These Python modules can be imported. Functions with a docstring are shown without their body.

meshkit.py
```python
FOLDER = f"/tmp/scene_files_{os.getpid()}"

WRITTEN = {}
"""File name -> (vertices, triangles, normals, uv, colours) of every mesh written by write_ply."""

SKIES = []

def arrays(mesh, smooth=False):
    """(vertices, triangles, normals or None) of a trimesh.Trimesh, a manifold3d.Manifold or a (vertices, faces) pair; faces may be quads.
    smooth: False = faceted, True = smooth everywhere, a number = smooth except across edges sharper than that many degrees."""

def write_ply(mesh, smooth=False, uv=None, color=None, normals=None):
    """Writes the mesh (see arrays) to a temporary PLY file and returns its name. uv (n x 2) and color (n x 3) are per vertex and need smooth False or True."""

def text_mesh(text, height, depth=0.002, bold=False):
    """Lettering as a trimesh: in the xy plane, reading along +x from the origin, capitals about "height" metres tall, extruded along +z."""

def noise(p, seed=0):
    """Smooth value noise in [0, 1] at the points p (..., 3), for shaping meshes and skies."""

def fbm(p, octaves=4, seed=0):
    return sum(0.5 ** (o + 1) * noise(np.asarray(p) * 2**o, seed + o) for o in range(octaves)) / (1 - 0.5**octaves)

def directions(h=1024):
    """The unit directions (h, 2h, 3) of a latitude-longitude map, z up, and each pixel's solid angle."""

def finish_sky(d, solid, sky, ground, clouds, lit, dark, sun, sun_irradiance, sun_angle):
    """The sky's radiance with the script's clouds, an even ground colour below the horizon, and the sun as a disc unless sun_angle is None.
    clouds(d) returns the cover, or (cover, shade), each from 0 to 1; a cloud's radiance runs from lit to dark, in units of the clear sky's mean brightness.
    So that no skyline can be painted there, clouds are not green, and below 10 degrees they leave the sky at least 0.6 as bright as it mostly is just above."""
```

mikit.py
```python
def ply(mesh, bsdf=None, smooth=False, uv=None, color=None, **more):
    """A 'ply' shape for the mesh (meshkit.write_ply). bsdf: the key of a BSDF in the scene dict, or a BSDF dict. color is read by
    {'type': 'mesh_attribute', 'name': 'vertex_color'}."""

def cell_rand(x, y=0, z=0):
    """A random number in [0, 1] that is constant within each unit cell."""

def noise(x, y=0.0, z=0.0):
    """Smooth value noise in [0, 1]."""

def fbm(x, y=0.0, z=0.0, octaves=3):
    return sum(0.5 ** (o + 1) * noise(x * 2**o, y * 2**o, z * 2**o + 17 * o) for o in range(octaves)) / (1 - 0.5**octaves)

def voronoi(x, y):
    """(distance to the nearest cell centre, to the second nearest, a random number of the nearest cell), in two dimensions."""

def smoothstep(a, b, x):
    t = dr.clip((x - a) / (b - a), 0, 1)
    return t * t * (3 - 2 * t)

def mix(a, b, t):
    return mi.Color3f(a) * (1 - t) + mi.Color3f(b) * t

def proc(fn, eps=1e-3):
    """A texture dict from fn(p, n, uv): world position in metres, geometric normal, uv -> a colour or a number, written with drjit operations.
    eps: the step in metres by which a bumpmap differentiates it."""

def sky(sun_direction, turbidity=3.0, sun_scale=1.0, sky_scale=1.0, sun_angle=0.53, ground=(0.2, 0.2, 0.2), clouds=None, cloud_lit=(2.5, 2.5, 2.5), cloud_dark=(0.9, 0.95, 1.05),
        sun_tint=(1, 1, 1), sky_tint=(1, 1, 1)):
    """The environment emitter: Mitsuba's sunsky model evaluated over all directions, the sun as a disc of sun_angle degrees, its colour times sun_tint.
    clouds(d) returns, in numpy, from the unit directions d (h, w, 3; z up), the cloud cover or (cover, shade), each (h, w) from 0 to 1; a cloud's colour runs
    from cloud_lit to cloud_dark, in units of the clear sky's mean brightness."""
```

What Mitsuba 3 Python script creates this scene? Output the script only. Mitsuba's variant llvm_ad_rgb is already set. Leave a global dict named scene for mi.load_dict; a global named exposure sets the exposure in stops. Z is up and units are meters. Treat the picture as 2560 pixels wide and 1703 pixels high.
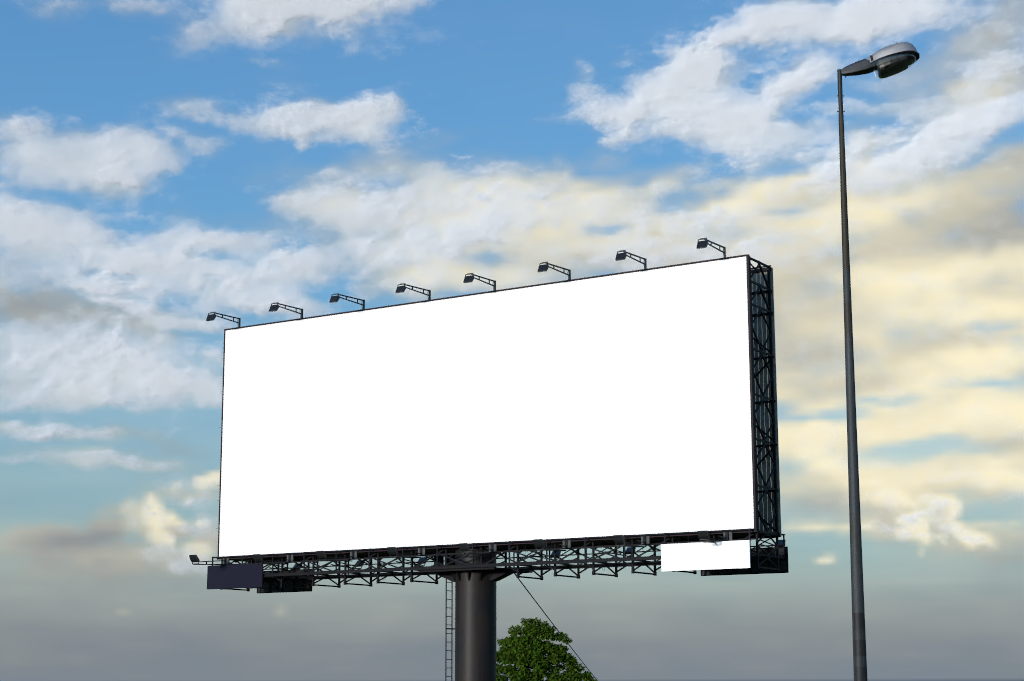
import math, random
import numpy as np, trimesh, mitsuba as mi, drjit as dr
import mikit, meshkit
T = mi.ScalarTransform4f
random.seed(7); RNG = np.random.default_rng(7)

# ------------------------------------------------------------------ camera, sky, exposure
FOCAL, PITCH, ROLL = 4373.26, 0.19268944, -0.00268678          # focal length in pixels of a 2560 px wide picture
_f = np.array([0, math.cos(PITCH), math.sin(PITCH)]); _u = np.array([0, -math.sin(PITCH), math.cos(PITCH)]); _r = np.array([1.0, 0, 0])
UP = -math.sin(ROLL) * _r + math.cos(ROLL) * _u
EYE = np.array([0, 0, 1.6])
scene, labels = {}, {}
scene['camera'] = {'type': 'perspective', 'fov': math.degrees(2 * math.atan(1280 / FOCAL)), 'fov_axis': 'x', 'near_clip': 0.5, 'far_clip': 40000.0,
                   'to_world': T().look_at(origin=EYE.tolist(), target=(EYE + _f).tolist(), up=UP.tolist())}
exposure = 3.2
SUN_AZ, SUN_EL = math.radians(219), math.radians(5)
SUN = [math.sin(SUN_AZ) * math.cos(SUN_EL), math.cos(SUN_AZ) * math.cos(SUN_EL), math.sin(SUN_EL)]
# clouds: azimuth (from +y towards +x), elevation, half width, half height (degrees), rise to the right, cover, shade, kind (s soft, w wispy, c heaped, g veil, h gap), share of droplets
CLOUDS = [
 (-15.4,21.25,1.44,0.59,0,0.13,0,'w',0.27), (-12.79,21.44,1.44,0.39,0,0.2,0.05,'w',0.44), (-11.03,20.59,0.79,0.46,-30,0.16,0.1,'w',0.34),
 (-7.15,22.11,3.54,1.24,6,0.41,0.08,'s',0.9), (-7.96,21.7,1.97,0.92,0,0.43,0,'s',0.93), (-5.22,21.86,1.7,0.79,10,0.32,0.05,'w',0.69),
 (-9.83,20.79,1.18,0.46,0,0.2,0.12,'w',0.44), (-8.38,19.75,1.18,0.14,-5,0.13,0,'w',0.27), (-7.35,19,1.05,0.29,-10,0.08,0,'w',0.18),
 (-10.54,18.16,0.98,0.29,-8,0.19,0.08,'w',0.41), (-9.34,17.87,1.24,0.31,-5,0.18,0.12,'w',0.39), (-11.34,18.4,0.79,0.18,0,0.09,0.1,'w',0.2),
 (-6.25,18.01,2.36,0.55,4,0.38,0.05,'s',0.83), (-5.71,18.22,1.57,0.42,0,0.43,0,'s',0.93), (-4.49,18.6,0.76,0.42,10,0.4,0.02,'s',0.86),
 (-7.21,17.44,0.34,0.45,-15,0.27,0.05,'s',0.59), (-4.75,17.73,0.92,0.34,-15,0.25,0.05,'w',0.54), (-7.8,18.22,0.92,0.29,10,0.32,0.02,'s',0.69),
 (-16.47,17.34,0.85,0.34,-5,0.34,0.08,'w',0.73), (-14.26,16.5,2.55,0.86,-6,0.42,0.06,'s',0.91), (-12.53,16.94,1.44,0.5,-18,0.36,0.04,'s',0.78),
 (-16.16,16.34,1.18,0.66,-20,0.27,0.3,'s',0.59), (-13.59,15.95,1.57,0.45,-10,0.28,0.05,'s',0.61), (-10.51,17.18,0.94,0.37,-12,0.19,0.05,'w',0.41),
 (-15.75,15.62,1.05,0.29,0,0.16,0.05,'w',0.34), (-15.62,13.11,3.01,0.79,-4,0.25,0.45,'s',0.54), (-16.06,14.34,2.49,0.94,-8,0.43,0.08,'s',0.93),
 (-14.4,14.06,1.18,0.52,-15,0.27,0.15,'w',0.59), (-10.17,14.17,1.9,0.31,-3,0.43,0.04,'s',0.93), (-11.29,13.22,3.08,0.73,-2,0.43,0.12,'s',0.93),
 (-12.58,13.39,1.57,0.47,5,0.36,0.08,'s',0.78), (-7.09,13.44,1.24,0.5,-4,0.41,0.08,'s',0.9), (-12.42,12.51,1.44,0.34,0,0.27,0.12,'s',0.59),
 (-8.4,12.91,1.31,0.39,0,0.27,0.1,'s',0.59), (-8.51,12.2,2.16,0.55,-8,0.38,0.12,'s',0.83), (-6.93,12.04,0.92,0.39,-12,0.25,0.1,'w',0.54),
 (-15.17,11.74,3.41,0.79,-6,0.61,0.72,'s',0.07), (-16.42,11.8,1.44,0.52,0,0.47,0.95,'s',0.05), (-13.04,12.07,1.7,0.31,-17,0.41,0.02,'s',0.88),
 (-12.5,11.29,1.97,0.37,-8,0.54,0.5,'s',0.06), (-10.57,11.36,1.44,0.31,-12,0.34,0.12,'s',0.73), (-15.1,10.09,3.93,1.31,0,0.41,0.45,'s',0.88),
 (-12.44,9.75,3.14,1.05,-4,0.38,0.28,'s',0.83), (-13.69,9.45,1.57,0.45,-10,0.36,0.1,'s',0.78), (-11.15,9.47,1.18,0.29,-8,0.36,0.08,'w',0.78),
 (-12.07,10.08,1.83,0.29,-12,0.32,0.12,'w',0.69), (-15.37,10.59,1.97,0.34,-2,0.25,0.12,'s',0.54), (-10.03,10.4,0.79,0.24,-10,0.32,0.1,'w',0.69),
 (-9.99,9.12,0.92,0.34,-8,0.27,0.1,'w',0.59), (-14.66,8.84,2.23,0.34,4,0.38,0.22,'s',0.52), (-15.79,9.11,1.57,0.31,0,0.41,0.65,'w',0.05),
 (-15.11,7.88,2.1,0.26,-3,0.38,0.22,'s',0.52), (-15.74,8.02,0.79,0.16,-3,0.35,0.1,'s',0.49), (-13.87,7.79,1.44,0.18,0,0.35,0.3,'s',0.49),
 (-12.49,7.87,1.31,0.21,0,0.41,0.75,'w',0.03), (-11.47,7.73,1.44,0.26,-8,0.38,0.75,'w',0.03), (-12.09,7.27,1.44,0.16,0,0.22,0.85,'w',0.02),
 (-11.08,7.42,0.66,0.16,-5,0.38,0.95,'w',0.03), (-10.12,7.28,0.59,0.14,0,0.38,0.95,'w',0.03), (-16.23,6.9,0.72,0.16,-5,0.3,0.25,'s',0.42),
 (-13.21,6.91,2.49,0.26,-3,0.41,0.25,'s',0.57), (-13.96,6.96,1.18,0.18,2,0.3,0.1,'s',0.42), (-11.19,6.8,2.1,0.16,-2,0.34,0.5,'w',0.03),
 (-10.65,5.95,1.7,0.16,0,0.34,0.6,'g',0), (-14.32,4,3.01,0.92,4,0.64,0.72,'s',0.05), (-13,4.9,0.79,0.55,0,0.9,0.7,'c',0.02),
 (-14.83,4.49,1.31,0.47,4,0.9,0.72,'c',0.02), (-13.69,3.69,1.97,0.52,-10,0.56,0.95,'s',0.04), (-12.21,3.84,1.97,0.52,-5,0.52,0.62,'s',0.04),
 (-10.53,6.02,1.05,0.55,0,0.25,0.42,'s',0.35), (-9.9,6.41,0.5,0.24,8,0.93,0,'c',0.28), (-10.95,6.23,0.29,0.1,5,0.83,0.02,'c',0.26),
 (-10.14,5.9,0.92,0.12,0,0.56,0.55,'w',0.04), (-12.07,5.17,0.6,0.63,20,0.73,0.35,'c',0.22), (-10.05,5,0.79,0.79,0,0.3,0.35,'s',0.42),
 (-11.58,5.36,0.45,0.55,0,0.93,0,'c',0.28), (-11.73,5.79,0.24,0.18,0,0.93,0,'c',0.28), (-10.87,5.06,0.58,0.31,-25,0.93,0,'c',0.28),
 (-10.01,5.06,0.34,0.14,0,0.88,0,'c',0.27), (-10.45,5.71,0.18,0.09,30,0.78,0.05,'c',0.24), (-11.3,4.54,0.6,0.34,-20,0.83,0.08,'c',0.26),
 (-10.96,4.48,0.24,0.21,0,0.88,0,'c',0.27), (-10.68,4.78,0.45,0.31,0,0.9,0.58,'c',0.02), (-9.78,4.56,0.5,0.45,-25,0.9,0.6,'c',0.02),
 (-10.15,4.14,0.55,0.37,-25,0.78,0.15,'c',0.24), (-11.09,3.91,1.18,0.39,-10,0.3,0.3,'s',0.42), (-10.32,3.6,1.57,0.31,-5,0.25,0.3,'s',0.35),
 (-11.87,4.73,0.33,0.13,0,0.9,0.55,'c',0.02), (-1.34,16.61,3.01,0.34,2,0.23,0.05,'w',0.49), (1.24,16.41,1.44,0.29,-8,0.3,0.05,'w',0.23),
 (-5.14,16.17,1.18,0.34,-10,0.18,0.05,'w',0.39), (-1.75,17,0.79,0.13,-4,0.16,0,'w',0.34), (-2.15,15.04,4.85,1.31,-2,0.65,0.2,'s',0.5),
 (-0.39,15.77,2.88,0.79,-6,0.61,0.05,'s',0.47), (-6.06,15.24,1.97,0.52,-6,0.36,0.2,'s',0.78), (-7,15.35,1.05,0.24,-8,0.27,0.05,'w',0.59),
 (-4.32,15.6,1.97,0.45,2,0.36,0.4,'s',0.78), (-3.77,15.09,1.97,0.18,-10,0.43,0.05,'w',0.33), (-0.53,15.12,1.7,0.98,20,0.65,0,'s',0.5),
 (-0.94,14.66,1.05,0.52,0,0.65,0,'s',0.5), (-4.03,13.92,2.88,0.66,5,0.34,0.25,'s',0.73), (-2.15,14.07,2.1,0.79,10,0.54,0.12,'s',0.41),
 (-1.34,12.96,2.49,0.55,4,0.61,0.12,'s',0.47), (-3.08,12.82,1.18,0.47,12,0.58,0.05,'s',0.44), (1.22,13.15,2.1,0.42,0,0.5,0.3,'s',0.39),
 (0.68,12.76,1.57,0.31,0,0.43,0.08,'s',0.33), (-4.15,12.94,0.34,0.16,0,0.18,0.05,'w',0.39), (3.26,15.34,2.88,0.66,-6,0.58,0.15,'s',0.44),
 (5.02,15.82,2.1,0.29,6,0.43,0.05,'w',0.33), (6.33,14.23,4.32,1.24,0,0.63,0.35,'s',0.48), (3.78,13.77,3.14,0.66,0,0.61,0.55,'s',0.47),
 (7.02,15.12,2.49,0.45,8,0.58,0.1,'s',0.44), (8.36,15.46,1.83,0.34,14,0.83,0.02,'s',0.11), (5.91,13.59,3.14,0.59,0,0.5,0.5,'s',0.39),
 (2.97,14.04,1.57,0.29,8,0.36,0.1,'w',0.28), (7.77,13.67,1.97,0.52,4,0.5,0.2,'s',0.39), (2.78,19.93,0.55,0.29,-20,0.18,0,'w',0.39),
 (3.88,20.1,0.92,0.21,12,0.14,0,'w',0.29), (3.04,18.78,0.79,0.52,-30,0.16,0,'w',0.34), (4.25,17.66,1.18,0.39,5,0.23,0,'w',0.49),
 (3.3,18.19,1.31,0.39,10,0.14,0,'w',0.29), (1.11,18.22,0.92,0.16,0,0.09,0,'w',0.2), (3.29,17.42,0.66,0.24,0,0.23,0,'w',0.49),
 (5.77,19.22,1.97,0.81,22,0.41,0.02,'s',0.9), (6.7,18.22,2.62,0.81,-8,0.43,0.02,'s',0.93), (6.6,19.7,1.18,0.63,10,0.41,0,'s',0.88),
 (9.69,19.23,1.15,0.58,22,0.43,0,'s',0.93), (8.46,18.4,1.44,0.55,0,0.32,0.05,'s',0.69), (7.62,17.35,1.7,0.5,-12,0.36,0.02,'w',0.78),
 (9.1,17.61,1.44,0.34,-8,0.32,0.02,'w',0.69), (4.67,18.61,1.57,0.47,25,0.34,0.04,'w',0.73), (7.73,16.71,0.79,0.16,0,0.25,0,'w',0.54),
 (5.98,16.45,0.79,0.29,20,0.29,0,'w',0.22), (6.64,16.04,0.92,0.24,10,0.29,0,'w',0.22), (8.24,15.85,1.44,0.26,10,0.36,0,'w',0.28),
 (7.72,20.79,2.62,0.39,22,0.32,0.02,'w',0.69), (10.56,21.01,3.41,0.63,6,0.38,0.02,'w',0.83), (12.57,21.05,2.49,0.63,10,0.41,0,'s',0.9),
 (11.49,20.69,1.44,0.45,0,0.27,0.02,'w',0.59), (6.07,20.29,0.79,0.29,25,0.27,0,'w',0.59), (15.89,19.77,1.83,1.57,-10,0.49,0.5,'s',0.15),
 (16.96,20.65,1.57,1.05,0,0.49,0.55,'s',0.15), (16.11,19.13,1.57,0.6,35,0.27,0.15,'w',0.59), (14.05,19.31,1.57,0.52,20,0.28,0.35,'s',0.09),
 (12.46,18.93,1.97,0.34,0,0.14,0.2,'w',0.29), (12.17,18.19,1.7,0.26,0,0.23,0.02,'w',0.49), (15.56,18.5,1.83,0.6,25,0.57,0.45,'s',0.17),
 (14.07,17.11,2.23,0.52,28,0.41,0.02,'s',0.88), (15.88,17.54,1.97,0.58,20,0.41,0.03,'s',0.9), (12.1,16.61,1.97,0.45,8,0.34,0.02,'w',0.73),
 (13.12,16.23,2.23,0.52,18,0.4,0.02,'s',0.86), (10.77,16.24,1.7,0.31,4,0.59,0.05,'w',0.08), (10.35,15.62,2.49,0.37,2,0.59,0.25,'s',0.08),
 (11.23,14.81,2.62,0.47,4,0.83,0.1,'s',0.11), (9.65,14.63,2.23,0.52,0,0.73,0.2,'s',0.1), (15.47,14.68,3.28,1.57,15,0.9,0.55,'s',0.12),
 (16.69,16.22,1.57,0.66,20,0.65,0.55,'s',0.2), (13.06,14.96,1.97,0.58,16,0.78,0.12,'s',0.1), (16.04,13.75,2.1,0.66,0,0.69,0.7,'s',0.09),
 (12.81,12.42,5.63,1.7,0,0.9,0.22,'s',0.12), (9.57,12.31,1.97,1.57,0,0.73,0.5,'s',0.1), (14.99,12.81,2.62,0.58,4,0.78,0.02,'s',0.1),
 (11.31,13.52,1.97,0.39,0,0.59,0.5,'s',0.08), (13.51,13.79,2.1,0.39,4,0.59,0.55,'s',0.08), (15.78,11.37,1.83,0.68,-6,0.93,0,'s',0.12),
 (13.8,11.86,1.83,0.29,-4,0.59,0.32,'s',0.08), (12.83,12.8,1.7,0.37,-4,0.69,0.02,'s',0.09), (12.7,10.12,5.63,1.57,0,0.93,0.2,'s',0.12),
 (9.77,10.49,1.7,0.79,0,0.78,0.55,'s',0.1), (14.62,10.67,3.01,0.37,8,0.69,0.45,'w',0.09), (13.66,9,2.88,0.79,0,0.93,0,'s',0.12),
 (15.83,9.98,1.83,0.52,0,0.88,0.03,'s',0.12), (10.76,9.42,2.1,0.47,0,0.69,0.4,'s',0.09), (12.48,7.96,5.63,1.18,0,0.83,0.15,'s',0.11),
 (15.73,8.21,1.97,0.66,0,0.93,0.02,'s',0.12), (9.8,7.78,2.1,0.47,0,0.88,0.03,'s',0.12), (12.22,7.84,1.83,0.39,2,0.69,0.05,'w',0.09),
 (16.06,7.45,1.44,0.47,0,0.69,0.5,'w',0.09), (12.42,6.56,5.76,0.92,0,0.78,0.15,'s',0.1), (11.17,6.78,2.36,0.39,-4,0.93,0.02,'s',0.12),
 (15.01,6.23,2.88,0.58,0,0.95,0,'s',0.13), (13.53,6.27,3.01,0.29,0,0.78,0.02,'s',0.1), (15.78,6.83,1.97,0.29,0,0.78,0.05,'s',0.1),
 (16.09,5.81,1.57,0.31,0,0.69,0.4,'s',0.09), (9.44,8.48,1.57,0.17,-3,0.85,0,'h',0.68), (13.2,7.19,2.23,0.34,3,0.75,0,'h',0.6),
 (15.41,9.16,1.44,0.18,0,0.75,0,'h',0.6), (11.75,8.75,1.31,0.12,4,0.6,0,'h',0.48), (3.32,14.73,0.79,0.2,0,0.75,0,'h',0.6),
 (12.76,16.86,0.92,0.13,20,0.6,0,'h',0.48), (15.18,16.27,0.79,0.12,20,0.6,0,'h',0.48), (10.78,16.62,0.92,0.12,10,0.5,0,'h',0.4),
 (9.14,14.91,0.79,0.16,8,0.6,0,'h',0.48), (15.64,11,0.92,0.13,0,0.45,0,'h',0.36), (-14.96,15.17,1.83,0.21,-6,0.7,0,'h',0.56),
 (-12.63,14.54,1.18,0.21,-4,0.6,0,'h',0.48), (-9.6,13.65,0.79,0.13,-6,0.5,0,'h',0.4), (-13.68,12.19,1.97,0.13,-4,0.55,0,'h',0.44),
 (-10.56,11.03,1.18,0.18,-10,0.7,0,'h',0.56), (-10.28,10.27,0.79,0.16,-4,0.6,0,'h',0.48), (-12.77,8.4,3.14,0.21,0,0.7,0,'h',0.56),
 (4.09,16.62,1.18,0.18,5,0.6,0,'h',0.48), (9.06,16.46,1.05,0.21,6,0.7,0,'h',0.56), (9.91,18.08,0.79,0.24,10,0.7,0,'h',0.56),
 (5.68,15.29,0.92,0.13,8,0.6,0,'h',0.48), (13.17,19.88,1.05,0.26,20,0.6,0,'h',0.48), (10.1,5.59,1.57,0.52,0,0.59,0.55,'s',0.08),
 (12.36,5.35,2.36,0.66,0,0.59,0.3,'s',0.08), (9.95,4.86,1.7,0.12,2,0.83,0.05,'w',0.11), (11.72,4.82,0.58,0.16,0,0.78,0.05,'c',0.24),
 (12.19,5.65,0.68,0.34,0,0.93,0,'c',0.28), (12.81,5.55,0.34,0.18,0,0.88,0.02,'c',0.27), (13.5,5.64,0.55,0.21,-15,0.78,0.05,'c',0.24),
 (11.44,5.69,0.18,0.29,0,0.69,0.05,'c',0.21), (12.34,4.88,0.81,0.58,0,0.83,0.55,'c',0.26), (13.11,5.21,0.29,0.18,0,0.88,0.05,'c',0.27),
 (13.78,5.13,0.52,0.52,20,0.78,0.12,'c',0.24), (14.1,5.31,0.39,0.39,30,0.93,0,'c',0.28), (13.73,5.23,0.24,0.16,0,0.69,0.5,'c',0.21),
 (12.96,4.79,0.58,0.42,-25,0.9,0.03,'c',0.28), (12.54,5.13,0.26,0.13,0,0.88,0.02,'c',0.27), (12.48,4.59,0.21,0.18,0,0.88,0.03,'c',0.27),
 (13.29,4.44,0.26,0.24,0,0.88,0,'c',0.27), (15.51,4.21,1.97,0.6,0,0.78,0.6,'s',0.1), (13.7,4.62,0.37,0.24,0,0.78,0.6,'c',0.24),
 (14.55,4.5,0.66,0.29,-12,0.9,0.03,'c',0.28), (14.17,4.71,0.21,0.18,0,0.88,0.02,'c',0.27), (14.73,4.33,0.31,0.18,0,0.93,0,'c',0.28),
 (13.69,4.35,0.24,0.12,-30,0.78,0.05,'c',0.24), (15.21,4.24,0.29,0.12,-25,0.69,0.1,'c',0.21), (15.55,4.83,1.7,0.1,0,0.69,0.05,'w',0.09),
 (13.12,4.08,0.13,0.08,-30,0.69,0.1,'c',0.21), (10.06,3.74,0.37,0.13,8,0.78,0.05,'c',0.24), (-7.5,2.31,0.18,0.08,0,0.39,0.15,'c',0.12),
 (-8.51,2.31,2.36,0.09,0,0.1,0.25,'w',0.14), (-12.4,2.28,0.21,0.08,0,0.29,0.2,'c',0.09),
]
def ss(a, b, x):
    t = np.clip((x - a) / (b - a), 0, 1); return t * t * (3 - 2 * t)
def fb(a, e, s, octaves=4, seed=0, gain=.5):
    p = np.stack([a * s[0], e * s[1], np.zeros_like(a) + seed * 3.7], -1); out = tot = 0
    for o in range(octaves): out = out + gain ** o * meshkit.noise(p * 2 ** o + o * 5.3, seed + o); tot += gain ** o
    return out / tot - .5
def fields(A, E, fine):
    """the noises that shape the clouds at azimuth A and elevation E (degrees); fine adds the small octaves"""
    k = 4 if fine else 0
    n = dict(w1=fb(A, E, (.45, .8), 4, 11), w2=fb(A, E, (.45, .8), 4, 12), v1=fb(A, E, (1.3, 2.2), 4, 13), v2=fb(A, E, (1.3, 2.2), 4, 14),
             c1=fb(A, E, (1.6, 1.6), 3 + (k > 0) * 2, 15), c2=fb(A, E, (1.6, 1.6), 3 + (k > 0) * 2, 16), st=fb(A, E, (.3, 1.1), 4 + k // 2, 24))
    x1, x2 = .35 * n['v1'], .2 * n['v2']
    n['nf'] = fb(A + x1, E + x2, (.7, 1.3), 4 + k, 21, .62 if fine else .5); n['nw'] = fb(A - .35 * E + 2 * x1, E + x2, (.5, 1.3), 4 + k, 22, .64 if fine else .5); n['nc'] = fb(A, E, (1.5, 1.8), 3 + k, 23, .6)
    return n
def paint(C, S, rows, A, E, n, soft=1.0):
    """lays the clouds of rows over cover C and shade S, back to front"""
    da, de = A[0, 1] - A[0, 0], E[1, 0] - E[0, 0]
    for x, y, rx, ry, rot, amp, sh, k in rows:
        R = 1.9 * max(rx, ry) + 1.4; i0, i1 = sorted(((x - R - A[0, 0]) / da, (x + R - A[0, 0]) / da)); j0, j1 = sorted(((y - R - E[0, 0]) / de, (y + R - E[0, 0]) / de))
        I = slice(max(int(i0), 0), max(int(i1) + 2, 0)); J = slice(max(int(j0), 0), max(int(j1) + 2, 0)); w = (J, I)
        if C[w].size == 0: continue
        g = {q: v[w] for q, v in n.items()}
        if k == 's': dx, dy, ev, nn, a, b = 1.3 * g['w1'] + .6 * g['v1'], .7 * g['w2'] + .45 * g['v2'], 1.15, g['nf'], 1.35, .30
        elif k == 'v': dx, dy, ev, nn, a, b = 1.6 * g['w1'] + .7 * g['v1'], .8 * g['w2'] + .5 * g['v2'], 2.3, g['nw'], 1.5, .2
        elif k in 'wh': dx, dy, ev, nn, a, b = 1.5 * g['w1'] + .5 * g['v1'], .6 * g['w2'] + .4 * g['v2'], 1.9, g['nw'], 1.45, .15
        elif k == 'c': dx, dy, ev, nn, a, b = .5 * g['c1'], .5 * g['c2'], .8, g['nc'], 1.3 if soft else 1.12, .45 if soft else .72
        else: dx, dy, ev, nn, a, b = 0, 0, .2, g['nf'], 1.4, .2
        q = np.radians(rot); X = A[w] + dx - x; Y = E[w] + dy - y
        u = (X * np.cos(q) + Y * np.sin(q)) / rx; v = (-X * np.sin(q) + Y * np.cos(q)) / ry
        c = amp * (1 - ss(b, a, np.sqrt(u * u + v * v) + ev * nn))
        s = np.clip(sh + .5 * g['st'] * (.4 + sh) + (.11 if k != 'w' else .05) * np.clip(-v, -1, 1), 0, 1)
        if k == 'h': C[w] *= 1 - c; continue
        C[w] = C[w] * (1 - c) + c; S[w] = S[w] * (1 - c) + s * c
def sheets(C, S, rows, A, E, n, soft=1.0):
    halo = [(x, y, rx * 1.35 + .5, ry * 1.45 + .25, rot, amp * (.42 if soft else .26), sh, 'v') for x, y, rx, ry, rot, amp, sh, k in rows if k in 'sw' and amp > .5]
    paint(C, S, halo + [q for q in rows if q[7] != 'c'], A, E, n, soft)
    C *= 1 - .30 * ss(.02, .26, n['nw']) * (1 - ss(.9, 1.0, C) * .4)          # thin gaps all over the sheets
    S += .10 * np.clip(n['nf'], -.3, .3) / .3 * ss(.5, 1, C); np.clip(S, 0, 1, S)
def make_clouds(rows):
    def clouds(d):
        az = np.degrees(np.arctan2(d[..., 0], d[..., 1])); el = np.degrees(np.arcsin(np.clip(d[..., 2], -1, 1)))
        # open sky all round: broken cloud from noise on a layer seen in perspective
        h = 1 / np.maximum(np.sin(np.radians(el + 3.0)), .02); P = np.stack([d[..., 0] * h * 1.1, d[..., 1] * h * 1.1, 0 * az], -1)
        far = ss(19, 27, np.maximum(np.abs(az), el - 1.5))
        cover = far * .55 * ss(.50, .72, meshkit.fbm(P, 5, 3)); shade = .42 + .5 * meshkit.fbm(P * 1.7 + 9, 3, 5)
        cover = np.maximum(cover, .05 * (fb(az, el, (.35, .9), 4, 1) + .5))
        r = np.nonzero(el[:, 0] < 31)[0]; i0, i1 = r[0], r[-1]; col = np.nonzero(np.abs(az[0]) < 27)[0]; w = (slice(i0, i1 + 1), slice(col[0], col[-1] + 1))
        A, E = az[w], el[w]; CC = SS = 0; o = .044
        for p in (-o, o):
            for q in (-o, o):
                a, e = A + p, E + q; n = fields(a, e, False); C, S = cover[w].copy(), shade[w].copy()
                sheets(C, S, rows, a, e, n)
                vl = .40 * (1 - ss(4, 15, e)) * (1 - .95 * C); C = C * (1 - vl) + vl; S = S * (1 - vl) + .72 * vl        # thin veil
                hz = (1 - ss(1.3, 5.6, e + .6 * n['w1'])) * .9; hs = np.clip(.98 - .06 * np.maximum(e, 0) + .10 * n['st'] + .10 * n['w2'], 0, 1)   # haze low down
                hz = hz * (1 - .55 * C * ss(2.5, 5, e)); C = C * (1 - hz) + hz; S = S * (1 - hz) + hs * hz
                paint(C, S, [c for c in rows if c[7] == 'c'], a, e, n)
                CC = CC + C / 4; SS = SS + S / 4
        t = (1 - ss(20, 26, np.abs(A))) * (1 - ss(25, 30, E))
        cover[w] = cover[w] * (1 - t) + CC * t; shade[w] = shade[w] * (1 - t) + SS * t
        lo = (1 - ss(1.6, 6.2, el)) * .9 * ss(20, 26, np.abs(az)); cover = cover * (1 - lo) + lo; shade = shade * (1 - lo) + lo * np.clip(.98 - .125 * el, 0, 1)
        return cover, shade
    return clouds

scene['sky_light'] = mikit.sky(SUN, turbidity=3, sun_scale=1.12, sun_tint=(0.56, 1.2, 8.7), sky_scale=1.35, sun_angle=6.0, sky_tint=(0.26, 0.56, 1.02), ground=(.3, .3, .29), clouds=make_clouds([q[:8] for q in CLOUDS]), cloud_lit=(3.757, 3.399, 2.351), cloud_dark=(0.566, 0.701, 0.933))

# ------------------------------------------------------------------ the clouds' fine shapes: a bank of droplets 9 km off, up to 75 m deep
VD, VX, VZ, VT = 9000.0, 3083.0, 2050.0, 75.0
NX, NY, NZ = 1700, 5, 1130
TILT = math.radians(11.0)                                                              # the bank leans towards the viewer at its top
_a = np.degrees(((np.arange(NX) + .5) / NX * 2 - 1) * VX / VD); _e = 11 + np.degrees(((np.arange(NZ) + .5) / NZ * 2 - 1) * VZ / VD)
_A, _E = np.meshgrid(_a, _e)
def on_bank(az, el):
    a, e = math.radians(az), math.radians(el); d = np.array([math.sin(a) * math.cos(e), math.cos(a) * math.cos(e), math.sin(e)])
    f = d @ [0, math.cos(TILT), math.sin(TILT)]; return math.degrees(d[0] / f), 11 + math.degrees((d @ [0, -math.sin(TILT), math.cos(TILT)]) / f)
BANK = [on_bank(q[0], q[1]) + q[2:5] + (q[8],) + q[6:8] for q in CLOUDS if q[8] > 0]
_C, _S = np.zeros_like(_A), np.zeros_like(_A); _n = fields(_A, _E, True)
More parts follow.
